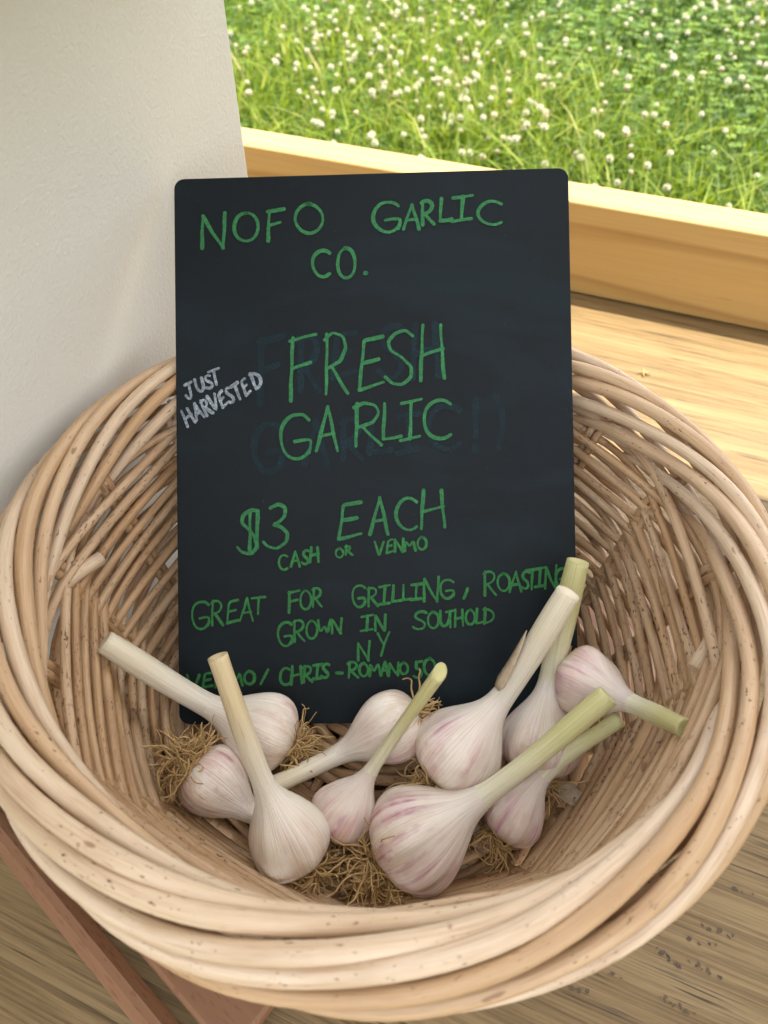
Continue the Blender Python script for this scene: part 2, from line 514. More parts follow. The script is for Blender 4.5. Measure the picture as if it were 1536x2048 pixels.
# white clover heads: balls of little upturned florets
g = MB()
K = 7600
n, d = scatter(K, 0.86, 2.75, -1.5, 1.6)
keep = RNG.random(K) < np.clip(-0.10 + 0.52 * (n - 0.85) + 0.55 * (clump(n, d, 5, 9) - .35), 0.05, 0.85)
n, d = n[keep], d[keep]
for a, b in zip(n, d):
    c = nd(a, b, float(ground_z(np.array(a))) + 0.035 + 0.035 * random.random())
    r = 0.0037 + 0.0028 * random.random()
    age = random.random()
    m = 34
    i = np.arange(m)
    zz = 1 - 1.75 * (i + .5) / m
    ph = i * 2.39996 + random.random() * 6
    rr = np.sqrt(np.maximum(0, 1 - zz * zz))
    o = np.stack([rr * np.cos(ph), rr * np.sin(ph), zz], 1)
    o2 = o + np.array([0, 0, 0.35])
    o2 /= np.linalg.norm(o2, axis=1)[:, None]
    t_ = np.stack([-np.sin(ph), np.cos(ph), 0 * ph], 1)
    q = np.stack([c + o * r * .35, c + (o * .55 + o2 * .25) * r + t_ * r * .22, c + (o * .65 + o2 * .5) * r, c + (o * .55 + o2 * .25) * r - t_ * r * .22], 1)
    ti = np.where(zz < -0.2 - 0.5 + 0.9 * (age > .7), 0.75 + .25 * RNG.random(m), 0.35 * RNG.random(m))
    g.add(q.reshape(-1, 3), [(4 * k, 4 * k + 1, 4 * k + 2, 4 * k + 3) for k in range(m)], None, np.repeat(ti, 4))
    st = nd(a + .01 * random.uniform(-1, 1), b + .01 * random.uniform(-1, 1), float(ground_z(np.array(a))))
    g.tube([st, (st + c) / 2 + [.002, 0, 0], c], 0.0007, 3, 1.0, cap=False)
M_FLOWER = m_leaf('clover_florets', [(0.0, (0.72, 0.69, 0.58)), (0.4, (0.64, 0.58, 0.46)), (0.7, (0.60, 0.42, 0.34)), (0.95, (0.42, 0.26, 0.15)), (1.0, (0.10, 0.2, 0.04))], 0.25)
tag(g.build('clover_flowers', M_FLOWER, smooth=False), kind='stuff')

# ------------------------------------------------------------------ the stand: tabletop, back rail, roof
stand = empty('market_stand', (0, 0, 0), STAND_RZ)
tag(stand, 'wooden stand table with a pale pine board along its grassy edge', 'stand')
g = MB(); box(g, -1.3, 1.3, -0.45, 0.712, -0.03, 0.0)
bevel(g.build('tabletop', M_TABLE, stand, smooth=False), 0.001)
g = MB(); box(g, -1.3, 1.3, 0.6665, 0.7085, 0.0015, 0.0895)
bevel(g.build('back_rail', M_PINE, stand, smooth=False), 0.0022, 3)
g = MB(); box(g, -1.0, 1.6, 0.10, 0.708, 1.10, 1.12)
g.build('roof', M_PINE, stand, smooth=False)
g = MB(); box(g, 0.60, 0.625, -0.15, 0.664, 0.0015, 1.098)  # unseen wall, added to block low sky light from the right
g.build('unseen_sky_block', M_PINE, stand, smooth=False)
for sx in (-0.95, 1.24):
    for y in (0.15, 0.61):
        g = MB(); box(g, sx - .04, sx + .04, y - .04, y + .04, 0.002, 1.098)
        g.build('post', M_PINE, stand, smooth=False)
        g = MB(); box(g, sx - .04, sx + .04, y - .04, y + .04, -0.16, -0.032)
        g.build('leg', M_PINE, stand, smooth=False)
# faded illegible print on the tabletop
Rinv = Matrix.Rotation(-STAND_RZ, 3, 'Z')
rows = [((1385, 1718), (1410, 1728), 3), ((1402, 1850), (1470, 1875), 7), ((1345, 1870), (1440, 1898), 8), ((1312, 1895), (1365, 1936), 6), ((1375, 1922), (1440, 1955), 7), ((1210, 1945), (1248, 1965), 4), ((1320, 1995), (1390, 2030), 8), ((1470, 1775), (1520, 1790), 4), ((1140, 1975), (1185, 1990), 4)]
ii = 0
for (a, b, k) in rows:
    A, B = at(a[0], a[1], 0), at(b[0], b[1], 0)
    g = MB()
    for i in range(k):
        for _ in range(random.choice((0, 1, 1, 2))):
            p = A + (B - A) * ((i + random.random() * .6) / k) + np.array([random.uniform(-1, 1), random.uniform(-1, 1), 0]) * .0011
            p = np.array(Rinv @ Vector(p))
            p[2] = 0.0003 + ii * 4e-6
            ii += 1
            m = 9
            aa = np.arange(m) * 2 * PI / m
            r = (0.0005 + 0.0009 * random.random()) * (0.6 + 0.8 * RNG.random(m))
            sq, ro = random.uniform(.35, .9), random.uniform(0, PI)
            x, y = r * np.cos(aa), r * np.sin(aa) * sq
            V = np.stack([p[0] + x * math.cos(ro) - y * math.sin(ro), p[1] + x * math.sin(ro) + y * math.cos(ro), np.full(m, p[2])], 1)
            g.add(V, [tuple(range(m))])
    g.build('faded_print', M_FADED, stand, smooth=False)

# ------------------------------------------------------------------ the white cabinet on the left
cab = empty('cabinet', (0, 0, 0), STAND_RZ)
tag(cab, 'white cabinet with pebbled paint standing left of the basket', 'cabinet')
g = MB(); box(g, -0.80, -0.245, -0.35, 0.387, 0.001, 0.358)
bevel(g.build('body', M_CAB, cab, smooth=False), 0.003, 3)
g = MB(); box(g, -0.82, -0.175, -0.37, 0.392, 0.3585, 0.384)  # overhanging slab added out of view to shade the body's upper side
bevel(g.build('top', M_CAB, cab, smooth=False), 0.004, 3)

# ------------------------------------------------------------------ slatted stand under the basket
TRV = 0.02
trv = empty('slatted_trivet', (0, 0, 0), math.atan2(-0.64, 0.768))
tag(trv, 'reddish beech slatted trivet under the wicker basket', 'trivet')
for (m0, m1, u0, u1) in ((-0.034, -0.0215, -0.25, -0.02), (-0.016, 0.045, -0.25, -0.069), (0.051, 0.106, -0.245, -0.05), (0.112, 0.166, -0.225, -0.01), (0.172, 0.226, -0.215, 0.03), (0.232, 0.286, -0.205, 0.03)):
    g = MB(); box(g, u0, u1, m0, m1, 0.0095, TRV)
    bevel(g.build('slat', M_BEECH, trv, smooth=False), 0.0045 if m0 < -0.03 else 0.0022, 1 if m0 < -0.03 else 2)
for u in (-0.215, -0.168):
    g = MB(); box(g, u - .012, u + .012, -0.03, 0.282, 0.0006, 0.0093)
    g.build('crossbar', M_BEECH, trv, smooth=False)

# ------------------------------------------------------------------ wicker basket
BC = np.array([0.0, 0.1965])
bk = empty('wicker_basket', (BC[0], BC[1], TRV))
tag(bk, 'round wicker basket of pale willow with thick twisted rim, holding garlic', 'basket')
BO = np.array([BC[0], BC[1], TRV])

def wall_r(z):
    return np.interp(z, [0.022, 0.036, 0.055, 0.08, 0.105, 0.128, 0.145], [0.104, 0.113, 0.1225, 0.131, 0.1375, 0.1415, 0.144])

def cyl(r, th, z):
    return np.stack([BC[0] + r * np.cos(th), BC[1] + r * np.sin(th), z], -1)

NST, NWAVE = 18, 9
# weavers: one long spiral passing in front of and behind the stakes, built of joined rods
g = MB()
TURNS, Z0, Z1 = 24, 0.036, 0.1395
tot = TURNS * 2 * PI
pos = 0.0
kk = 0
while pos < tot - 0.05:
    L = random.choice((4, 5, 6, 7)) * 2 * PI / NWAVE
    e = min(tot, pos + L)
    th = np.linspace(pos - 0.06, e + 0.10, max(12, int((e - pos) / (2 * PI) * 90)))
    row = th / (2 * PI)
    z = Z0 + (Z1 - Z0) * row / TURNS
    jit = 0.0011 * np.sin(th * 2.3 + kk) + 0.0009 * np.sin(th * 5.1 + 2.2 * kk)
    ph = np.cos(th * NWAVE / 2)
    ph = np.sign(ph) * np.abs(ph) ** 0.85
    off = (0.0050 + 0.0008 * math.sin(kk * 1.9)) * ph
    r = wall_r(z) + off + 0.0007 * np.sin(th * 3.7 + kk * 1.3)
    zz = z + jit + 0.0020 * np.cos(th * NWAVE / 2 + 0.8)
    s = np.linspace(0, 1, len(th))
    base_r = random.uniform(0.0021, 0.0028)
    rad = base_r * (1.08 - 0.22 * s)
    rad[0] *= .55; rad[-1] *= .5
    g.tube(cyl(r, th, zz), rad, 8, float(np.clip(random.gauss(0.5, 0.22), 0, 1)))
    pos = e
    kk += 1
g.build('woven_wall', M_WALL, bk, origin=BO)
# stakes
for k in range(NST):
    g = MB()
    th0 = k * 2 * PI / NST
    z = np.linspace(0.026, 0.146, 18)
    th = th0 - 0.03 * np.clip((z - 0.118) / 0.03, 0, 1) ** 2
    flare = 0.0075 * np.clip((z - 0.122) / 0.024, 0, 1) ** 1.3
    for dth in (-0.0165, 0.0165):
        g.tube(cyl(wall_r(z) + flare + 0.0004 * np.sin(z * 90 + k), th + dth, z), 0.0022, 7, random.uniform(.2, .7))
    g.build('stake', M_WALL, bk, origin=BO)
# base: radial sticks and spiral weave, domed in the middle
def floor_z(r):
    return 0.0285 + 0.0125 * np.clip(1 - (r / 0.10) ** 2, 0, 1)
g = MB()
th = np.linspace(0, 2 * PI * 17, 17 * 64)
r = 0.012 + 0.098 * th / th[-1]
g.tube(cyl(r, th, floor_z(r) + 0.0028 * np.cos(th * 15 / 2) * np.clip(r / .04, 0.2, 1)), 0.0028 + 0.0003 * np.sin(th * 1.7), 7, 0.25)
for k in range(NST):
    a = k * 2 * PI / NST
    rr = np.linspace(0.0, 0.112, 12)
    g.tube(cyl(rr, np.full(12, a), floor_z(rr) - 0.0006), 0.0026, 6, 0.3)
g.build('woven_base', M_WALL, bk, origin=BO)
# foot border: a twisted ring the basket stands on
g = MB()
for q in range(3):
    th = np.linspace(0, 2 * PI, 160)
    aa = th * 9 + q * 2 * PI / 3
    g.tube(cyl(0.110 + 0.0035 * np.cos(aa), th, 0.0265 + 0.0030 * np.sin(aa)), 0.0030, 8, 0.4, cap=False)
g.build('foot_ring', M_WALL, bk, origin=BO)
# thick twisted rim: every rod climbs out of the wall, over the rim, down outside and under
RC, RZ, RA, RB = 0.1535, 0.1465, 0.0105, 0.0165
NR = 22
for k in range(NR):
    g = MB()
    jit = random.uniform(-1, 1)
    th0 = -k * 2 * PI / NR + 0.022 * jit
    span = math.radians(168 + random.uniform(-3, 3))
    s = np.linspace(0, 1, 64)
    phi = np.radians(226 - 372 * s) + 0.022 * np.sin(s * 7 + 2.4 * k) * np.clip(s * 8, 0, 1)
    th = th0 - span * s
    ea = RA + 0.0004 * np.sin(k * 2.1 + 5 * s) + 0.0005 * random.uniform(-1, 1)
    eb = RB + 0.0004 * np.cos(k * 1.3 + 4 * s) + 0.0005 * random.uniform(-1, 1)
    r = RC + ea * np.cos(phi) + 0.0004 * np.sin(s * 31 + 3 * k)
    z = RZ + eb * np.sin(phi)
    # foot: grows from the wall
    ft = np.clip((0.10 - s) / 0.10, 0, 1) ** 1.25
    z = z - 0.006 * ft
    r = r * (1 - ft) + (wall_r(z) + 0.006) * ft
    # cut end: pokes out on the inside
    en = np.clip((s - 0.90) / 0.10, 0, 1) ** 1.5 * (1.0 if math.sin(th0 - span) > -0.45 and k % 4 == 1 else -0.35)
    r = r - (0.010 + 0.003 * random.random()) * en
    z = z - 0.013 * np.clip(en, -0.2, 1)
    r0 = random.uniform(0.0028, 0.0036)
    rad = r0 * (1 - 0.10 * s + 0.06 * np.clip(en, 0, 1)) * (1 + 0.025 * np.sin(s * 23 + k * 2)) * (1 - 0.50 * ft)
    g.tube(cyl(r, th, z), rad, 14, float(np.clip(random.gauss(0.5, 0.33), 0, 1)))
    g.build('rim_rod', M_RIM, bk, origin=BO)

# ------------------------------------------------------------------ chalkboard sign
corners_px = [(344, 358), (1133, 335), (1158, 1444), (358, 1449)]
Rs = [ray(*p) for p in corners_px]
A = np.stack([Rs[0], -Rs[1], Rs[2], -Rs[3]], 1)
_, _, vt = np.linalg.svd(A)
dep = vt[-1]
dep = dep / dep.mean() * 0.3635
# depths are along the view axis because ray() has unit axial length
SP3 = [np.array([0, 0, CAM_H]) + Rs[i] * dep[i] for i in range(4)]
s_o = SP3[3]
eu = SP3[2] - SP3[3]
ev = SP3[0] - SP3[3]
SW, SH = np.linalg.norm(eu), np.linalg.norm(ev)
eu = eu / SW
ev = ev / SH
en_ = np.cross(eu, ev); en_ /= np.linalg.norm(en_)      # towards the viewer
print('SIGN', SW, SH, 'ortho', float(np.dot(eu, ev)), 'bottom', SP3[3], SP3[2], 'top', SP3[0], SP3[1])
ev = ev - eu * np.dot(eu, ev); ev /= np.linalg.norm(ev)

def sign_px(px, py):
    """Photo pixel -> board coordinates (metres right, metres up)."""
    d_ = ray(px, py)
    o_ = np.array([0, 0, CAM_H])
    t_ = np.dot(s_o - o_, en_) / np.dot(d_, en_)
    q = o_ + d_ * t_ - s_o
    return np.array([np.dot(q, eu), np.dot(q, ev)])

sign = bpy.data.objects.new('chalkboard_sign', None)
sign.empty_display_size = 0.02
COL.objects.link(sign)
sign.matrix_world = Matrix(((eu[0], ev[0], en_[0], s_o[0]), (eu[1], ev[1], en_[1], s_o[1]), (eu[2], ev[2], en_[2], s_o[2]), (0, 0, 0, 1)))
tag(sign, 'black chalkboard sign with green handwriting leaning in the basket', 'sign')
g = MB()
cr, pts = 0.0052, []
for (cx, cy, a0) in ((SW - cr, cr, -90), (SW - cr, SH - cr, 0), (cr, SH - cr, 90), (cr, cr, 180)):
    for i in range(7):
        a = math.radians(a0 + 15 * i)
        pts.append((cx + cr * math.cos(a), cy + cr * math.sin(a)))
m = len(pts)
TH = 0.0032
V = [(x, y, -TH) for x, y in pts] + [(x, y, 0) for x, y in pts]
Fq = [tuple(range(m - 1, -1, -1)), tuple(range(m, 2 * m))] + [(i, (i + 1) % m, m + (i + 1) % m, m + i) for i in range(m)]
g.add(V, Fq)
bevel(g.build('board', M_BOARD, sign, smooth=False), 0.0005, 2)

def arc(cx, cy, rx, ry, a0, a1, k=14):
    return [(cx + rx * math.cos(math.radians(a0 + (a1 - a0) * i / k)), cy + ry * math.sin(math.radians(a0 + (a1 - a0) * i / k))) for i in range(k + 1)]

# letter strokes in a unit box, y down
GL = {
 'A': [[(0.0, 1), (0.28, .5), (0.55, 0)], [(0.55, 0), (0.78, .5), (1, 1)], [(0.18, .66), (0.85, .60)]],
 'C': [arc(.62, .5, .60, .5, -50, -310)],
 'D': [[(.12, 0), (.08, 1)], [(.0, .06)] + arc(.1, .5, .88, .48, -85, 85)],
 'E': [[(.95, .02), (.25, .08), (.16, .5), (.05, .98)], [(.18, .5), (.8, .42)], [(.05, .98), (.98, .84)]],
 'F': [[(.08, 1), (.12, .5), (.16, .06)], [(.05, .1), (.5, .05), (1, 0)], [(.12, .52), (.8, .42)]],
 'G': [[(.92, .12), (.75, .0)] + arc(.52, .5, .52, .5, -70, -330)[2:], [(.45, .60), (.75, .56), (1.0, .56), (.92, .86)]],
 'H': [[(.1, 0), (.05, .5), (.0, 1)], [(.85, .0), (.92, .5), (1, .95)], [(.03, .55), (.95, .42)]],
 'I': [[(.05, .1), (.5, .05), (1, 0)], [(.52, .05), (.46, .95)], [(.0, 1), (.5, .95), (.92, .9)]],
 'J': [[(.2, .1), (.95, .0)], [(.62, .05), (.65, .75), (.45, 1), (.15, .9), (.05, .7)]],
 'L': [[(.1, 0), (.06, .5), (.02, .97)], [(.02, .97), (.5, .95), (1, .88)]],
 'M': [[(.0, 1), (.08, .05), (.42, .7), (.75, .02), (1, .95)]],
 'N': [[(.02, 1), (.06, .1)], [(.06, .1), (.5, .6), (.9, 1)], [(.9, 1), (.94, .5), (.98, 0)]],
 'O': [arc(.5, .5, .5, .5, -100, 275, 22)],
 'R': [[(.08, 1), (.1, .5), (.12, .03)], [(.0, .12), (.35, .0), (.78, .06), (.92, .24), (.7, .46), (.14, .58)], [(.3, .54), (.65, .78), (1, .98)]],
 'S': [[(.95, .1), (.7, .0), (.35, .05), (.12, .2), (.2, .38), (.6, .5), (.9, .66), (.88, .86), (.6, .99), (.25, .97), (.02, .86)]],
 'T': [[(.0, .1), (.5, .06), (1, .0)], [(.52, .05), (.48, 1)]],
 'U': [[(.05, .0), (.02, .6), (.2, .95), (.5, 1), (.8, .85), (.95, .5), (.97, 0)]],
 'V': [[(.0, .0), (.45, 1), (1, .02)]],
 'W': [[(.0, .0), (.2, .9), (.5, .4), (.72, .95), (1, .0)]],
 'Y': [[(.0, .05), (.5, .5)], [(1, .0), (.55, .5), (.3, 1)]],
 '3': [[(.28, .1), (.6, .0), (.88, .08), (.86, .28), (.6, .42), (.35, .47), (.7, .5), (.96, .66), (.9, .86), (.55, 1), (.15, .95), (.0, .86)]],
 '5': [[(.95, .0), (.3, .06)], [(.3, .06), (.2, .45), (.6, .42), (.92, .6), (.8, .9), (.4, 1), (.0, .88)]],
 '$': [[(.95, .06), (.6, .03), (.25, .14), (.2, .32), (.5, .46), (.8, .62), (.92, .84), (.62, 1), (.2, .96), (.0, .84)], [(.58, .04), (.56, .9)], [(.92, .06), (.9, .86)]],
 '.': [arc(.5, .5, .28, .28, 0, 360, 8)],
 ',': [[(.9, .0), (.1, 1)]],
 '/': [[(.95, .0), (.05, 1)]],
 '-': [[(0, .5), (1, .45)]],
 '!': [[(.5, .0), (.45, .72)], [(.42, .93), (.45, 1.0)]],
 ')': [[(.1, .0), (.8, .2), (.95, .5), (.75, .8), (.6, .83)], [(.5, .95), (.55, 1.0)]],
}
SEQ = [0]

def stroke(mb, P, wd, lift=0.00016):
    """A chalk-marker stroke: a thin ribbon with round ends lying on the board."""
    P = np.array(P, float)
    L = np.concatenate([[0], np.cumsum(np.linalg.norm(np.diff(P, axis=0), axis=1))])
    if L[-1] < 1e-6: return
    k = max(6, int(L[-1] / 0.0011))
    q = np.linspace(0, L[-1], k)
    P = np.stack([np.interp(q, L, P[:, 0]), np.interp(q, L, P[:, 1])], 1)
    for _ in range(1):                                   # soften corners
        P[1:-1] = (P[:-2] + 2 * P[1:-1] + P[2:]) / 4
    sd = random.random() * 9
    P += 0.00012 * np.stack([np.sin(q * 420 + sd), np.cos(q * 380 + sd)], 1)
    T = np.gradient(P, axis=0); T /= np.linalg.norm(T, axis=1)[:, None] + 1e-12
    Nn = np.stack([-T[:, 1], T[:, 0]], 1)
    hw = wd / 2 * (1 + 0.16 * np.sin(q * 260 + sd) + 0.10 * np.sin(q * 90 + 2 * sd) + 0.035 * RNG.standard_normal(k))
    SEQ[0] += 1
    zz = lift + (SEQ[0] % 40) * 4e-6
    Lf, Rt = P + Nn * hw[:, None], P - Nn * hw[:, None]
    V, n_ = [], 0
    V = [(*a, zz) for a in Lf] + [(*a, zz) for a in Rt]
    F = [(i, k + i, k + i + 1, i + 1) for i in range(k - 1)]
    for (i, sgn) in ((0, -1), (k - 1, 1)):               # round ends
        idx = []
        a0 = math.atan2(Nn[i, 1], Nn[i, 0])
        for j in range(1, 6):
            a = a0 - sgn * PI * j / 6
            V.append((P[i, 0] + hw[i] * math.cos(a), P[i, 1] + hw[i] * math.sin(a), zz))
            idx.append(len(V) - 1)
        F.append(tuple([i] + idx + [k + i]) if sgn > 0 else tuple([k + i] + idx[::-1] + [i]))
    mb.add(V, F)

def writing(letters, wd, mat, name='lettering', scale=1.0, org=(0, 0), label=None, tight=0.93):
    """letters: (character, x0, y0, x1, y1[, shear]) in enlarged-photo pixels."""
    g = MB()
    for it in letters:
        ch, x0, y0, x1, y1 = it[:5]
        rot = it[5] if len(it) > 5 else 0.0
        cx, cy = (x0 + x1) / 2, (y0 + y1) / 2
        x0, x1 = cx + (x0 - cx) * tight, cx + (x1 - cx) * tight
        for st in GL[ch]:
            P = []
            for (u, v) in st:
                x = (x0 + u * (x1 - x0)) - cx
                y = (y0 + v * (y1 - y0)) - cy
                X = cx + x * math.cos(rot) - y * math.sin(rot)
                Y = cy + x * math.sin(rot) + y * math.cos(rot)
                P.append(sign_px(org[0] + X * scale, org[1] + Y * scale))
            stroke(g, P, wd, 0.00006 if name == 'smudged_lettering' else 0.00026)
    o = g.build(name, mat, sign, smooth=False)
    if label: o['label'] = label
    return o

S8, O8 = 820 / 1536, (340, 330)
S9, O9 = 840 / 1536, (340, 880)
writing([('N', 115, 180, 212, 312), ('O', 237, 180, 335, 287), ('F', 360, 165, 430, 285), ('O', 465, 147, 577, 257),
         ('G', 757, 140, 868, 253), ('A', 872, 150, 935, 240), ('R', 940, 133, 990, 225), ('L', 1010, 127, 1057, 213), ('I', 1053, 115, 1137, 212), ('C', 1148, 137, 1245, 225),
         ('C', 530, 320, 600, 420), ('O', 625, 312, 697, 425), ('.', 722, 398, 742, 412)], 0.00165, M_GREEN, scale=S8, org=O8)
writing([('F', 440, 635, 550, 885), ('R', 575, 628, 670, 860), ('E', 700, 640, 805, 848), ('S', 800, 620, 920, 825), ('H', 935, 600, 1030, 810),
         ('G', 410, 935, 535, 1103), ('A', 545, 905, 630, 1072), ('R', 685, 890, 795, 1052), ('L', 795, 895, 868, 1032), ('I', 860, 878, 945, 1032), ('C', 945, 880, 1055, 1027)], 0.00165, M_GREEN, scale=S8, org=O8)
writing([('F', 325, 640, 430, 895), ('R', 480, 640, 560, 850), ('E', 600, 625, 700, 800), ('S', 775, 600, 880, 800), ('H', 905, 600, 1010, 800),
         ('G', 310, 970, 430, 1150), ('A', 500, 960, 590, 1120), ('R', 640, 950, 720, 1105), ('L', 745, 960, 830, 1080), ('I', 850, 930, 935, 1080), ('C', 960, 900, 1085, 1065),
         ('!', 1130, 880, 1160, 1070), (')', 1215, 870, 1250, 1062)], 0.0030, M_GHOST, 'smudged_lettering', S8, O8)
JR = math.radians(-24)
writing([('J', 52, 815, 92, 880, JR * .6), ('U', 97, 800, 128, 852, JR * .6), ('S', 130, 788, 160, 838, JR * .8), ('T', 148, 766, 190, 824, JR * .5)],
        0.0015, M_WHITE, scale=S8, org=O8, label='short pale chalk word slanting at the left')
writing([(c, x - w_ / 2, y - 31, x + w_ / 2, y + 31, JR) for c, x, y, w_ in (('H', 68, 945, 34), ('A', 103, 923, 32), ('R', 136, 906, 28), ('V', 165, 891, 32), ('E', 196, 878, 24), ('S', 224, 863, 26), ('T', 252, 849, 30), ('E', 283, 832, 26), ('D', 325, 806, 36))],
        0.0015, M_WHITE, scale=S8, org=O8, label='long pale chalk word slanting at the left')
writing([('$', 245, 250, 330, 418), ('3', 338, 233, 438, 397)], 0.00165, M_GREEN, scale=S9, org=O9)
writing([('E', 610, 225, 705, 365), ('A', 728, 210, 800, 345), ('C', 822, 212, 905, 330), ('H', 915, 185, 1008, 325)], 0.00165, M_GREEN, scale=S9, org=O9)
writing([('C', 395, 420, 432, 475), ('A', 440, 408, 475, 463), ('S', 480, 402, 512, 456), ('H', 512, 393, 545, 447), ('O', 603, 395, 637, 432), ('R', 640, 386, 668, 420),
         ('V', 748, 372, 783, 425), ('E', 790, 363, 817, 414), ('N', 820, 360, 855, 408), ('M', 858, 365, 900, 405), ('O', 903, 355, 940, 402)], 0.0012, M_DGREEN, scale=S9, org=O9)
writing([('G', 78, 590, 148, 692), ('R', 150, 585, 196, 677), ('E', 205, 583, 252, 672), ('A', 255, 578, 305, 662), ('T', 298, 573, 350, 636),
         ('F', 430, 550, 475, 632), ('O', 475, 550, 518, 620), ('R', 520, 540, 557, 610),
         ('G', 665, 530, 718, 612), ('R', 722, 538, 762, 607), ('I', 762, 530, 807, 602), ('L', 812, 533, 850, 592), ('L', 850, 530, 885, 585), ('I', 880, 525, 922, 585), ('N', 925, 500, 985, 590), ('G', 985, 510, 1042, 580), (',', 1072, 543, 1090, 578),
         ('R', 1145, 478, 1195, 568), ('O', 1195, 488, 1245, 554), ('A', 1240, 483, 1285, 554), ('S', 1282, 478, 1316, 547), ('T', 1300, 470, 1347, 546), ('I', 1332, 465, 1372, 538), ('N', 1370, 458, 1415, 542), ('G', 1410, 468, 1448, 537)], 0.00122, M_DGREEN, scale=S9, org=O9)
writing([('G', 393, 665, 450, 755), ('R', 450, 658, 495, 737), ('O', 497, 660, 540, 727), ('W', 540, 658, 590, 710), ('N', 590, 653, 630, 706), ('I', 697, 640, 745, 698), ('N', 748, 638, 790, 696),
         ('S', 887, 625, 940, 693), ('O', 940, 628, 985, 690), ('U', 985, 625, 1025, 682), ('T', 1008, 622, 1042, 685), ('H', 1040, 620, 1074, 682), ('O', 1080, 620, 1116, 676), ('L', 1118, 618, 1147, 670), ('D', 1145, 615, 1188, 670),
         ('N', 685, 736, 732, 805), ('Y', 757, 702, 805, 787)], 0.00122, M_DGREEN, scale=S9, org=O9)
writing([('V', 62, 858, 110, 917), ('E', 116, 850, 157, 907), ('N', 165, 848, 212, 903), ('M', 220, 848, 268, 899), ('O', 270, 845, 312, 893), ('/', 330, 840, 360, 893),
         ('C', 400, 833, 440, 896), ('H', 442, 828, 485, 892), ('R', 487, 825, 522, 886), ('I', 522, 820, 556, 874), ('S', 552, 817, 585, 871), ('-', 608, 846, 630, 858),
         ('R', 650, 810, 690, 870), ('O', 690, 815, 727, 866), ('M', 728, 815, 772, 862), ('A', 770, 813, 800, 860), ('N', 800, 813, 838, 859), ('O', 838, 813, 872, 857), ('5', 890, 808, 925, 872), ('O', 927, 798, 972, 862)], 0.00135, M_DGREEN, scale=S9, org=O9)

# ------------------------------------------------------------------ garlic
PROF_V = [-0.43, -0.425, -0.41, -0.385, -0.34, -0.28, -0.20, -0.11, 0.0, 0.10, 0.20, 0.30, 0.39, 0.47, 0.54, 0.61, 0.69, 0.78, 0.88]
PROF_R = [0.02, 0.10, 0.185, 0.265, 0.355, 0.425, 0.475, 0.50, 0.495, 0.47, 0.425, 0.365, 0.30, 0.24, 0.195, 0.163, 0.140, 0.125, 0.117]

BULBS, JOBS = [], []

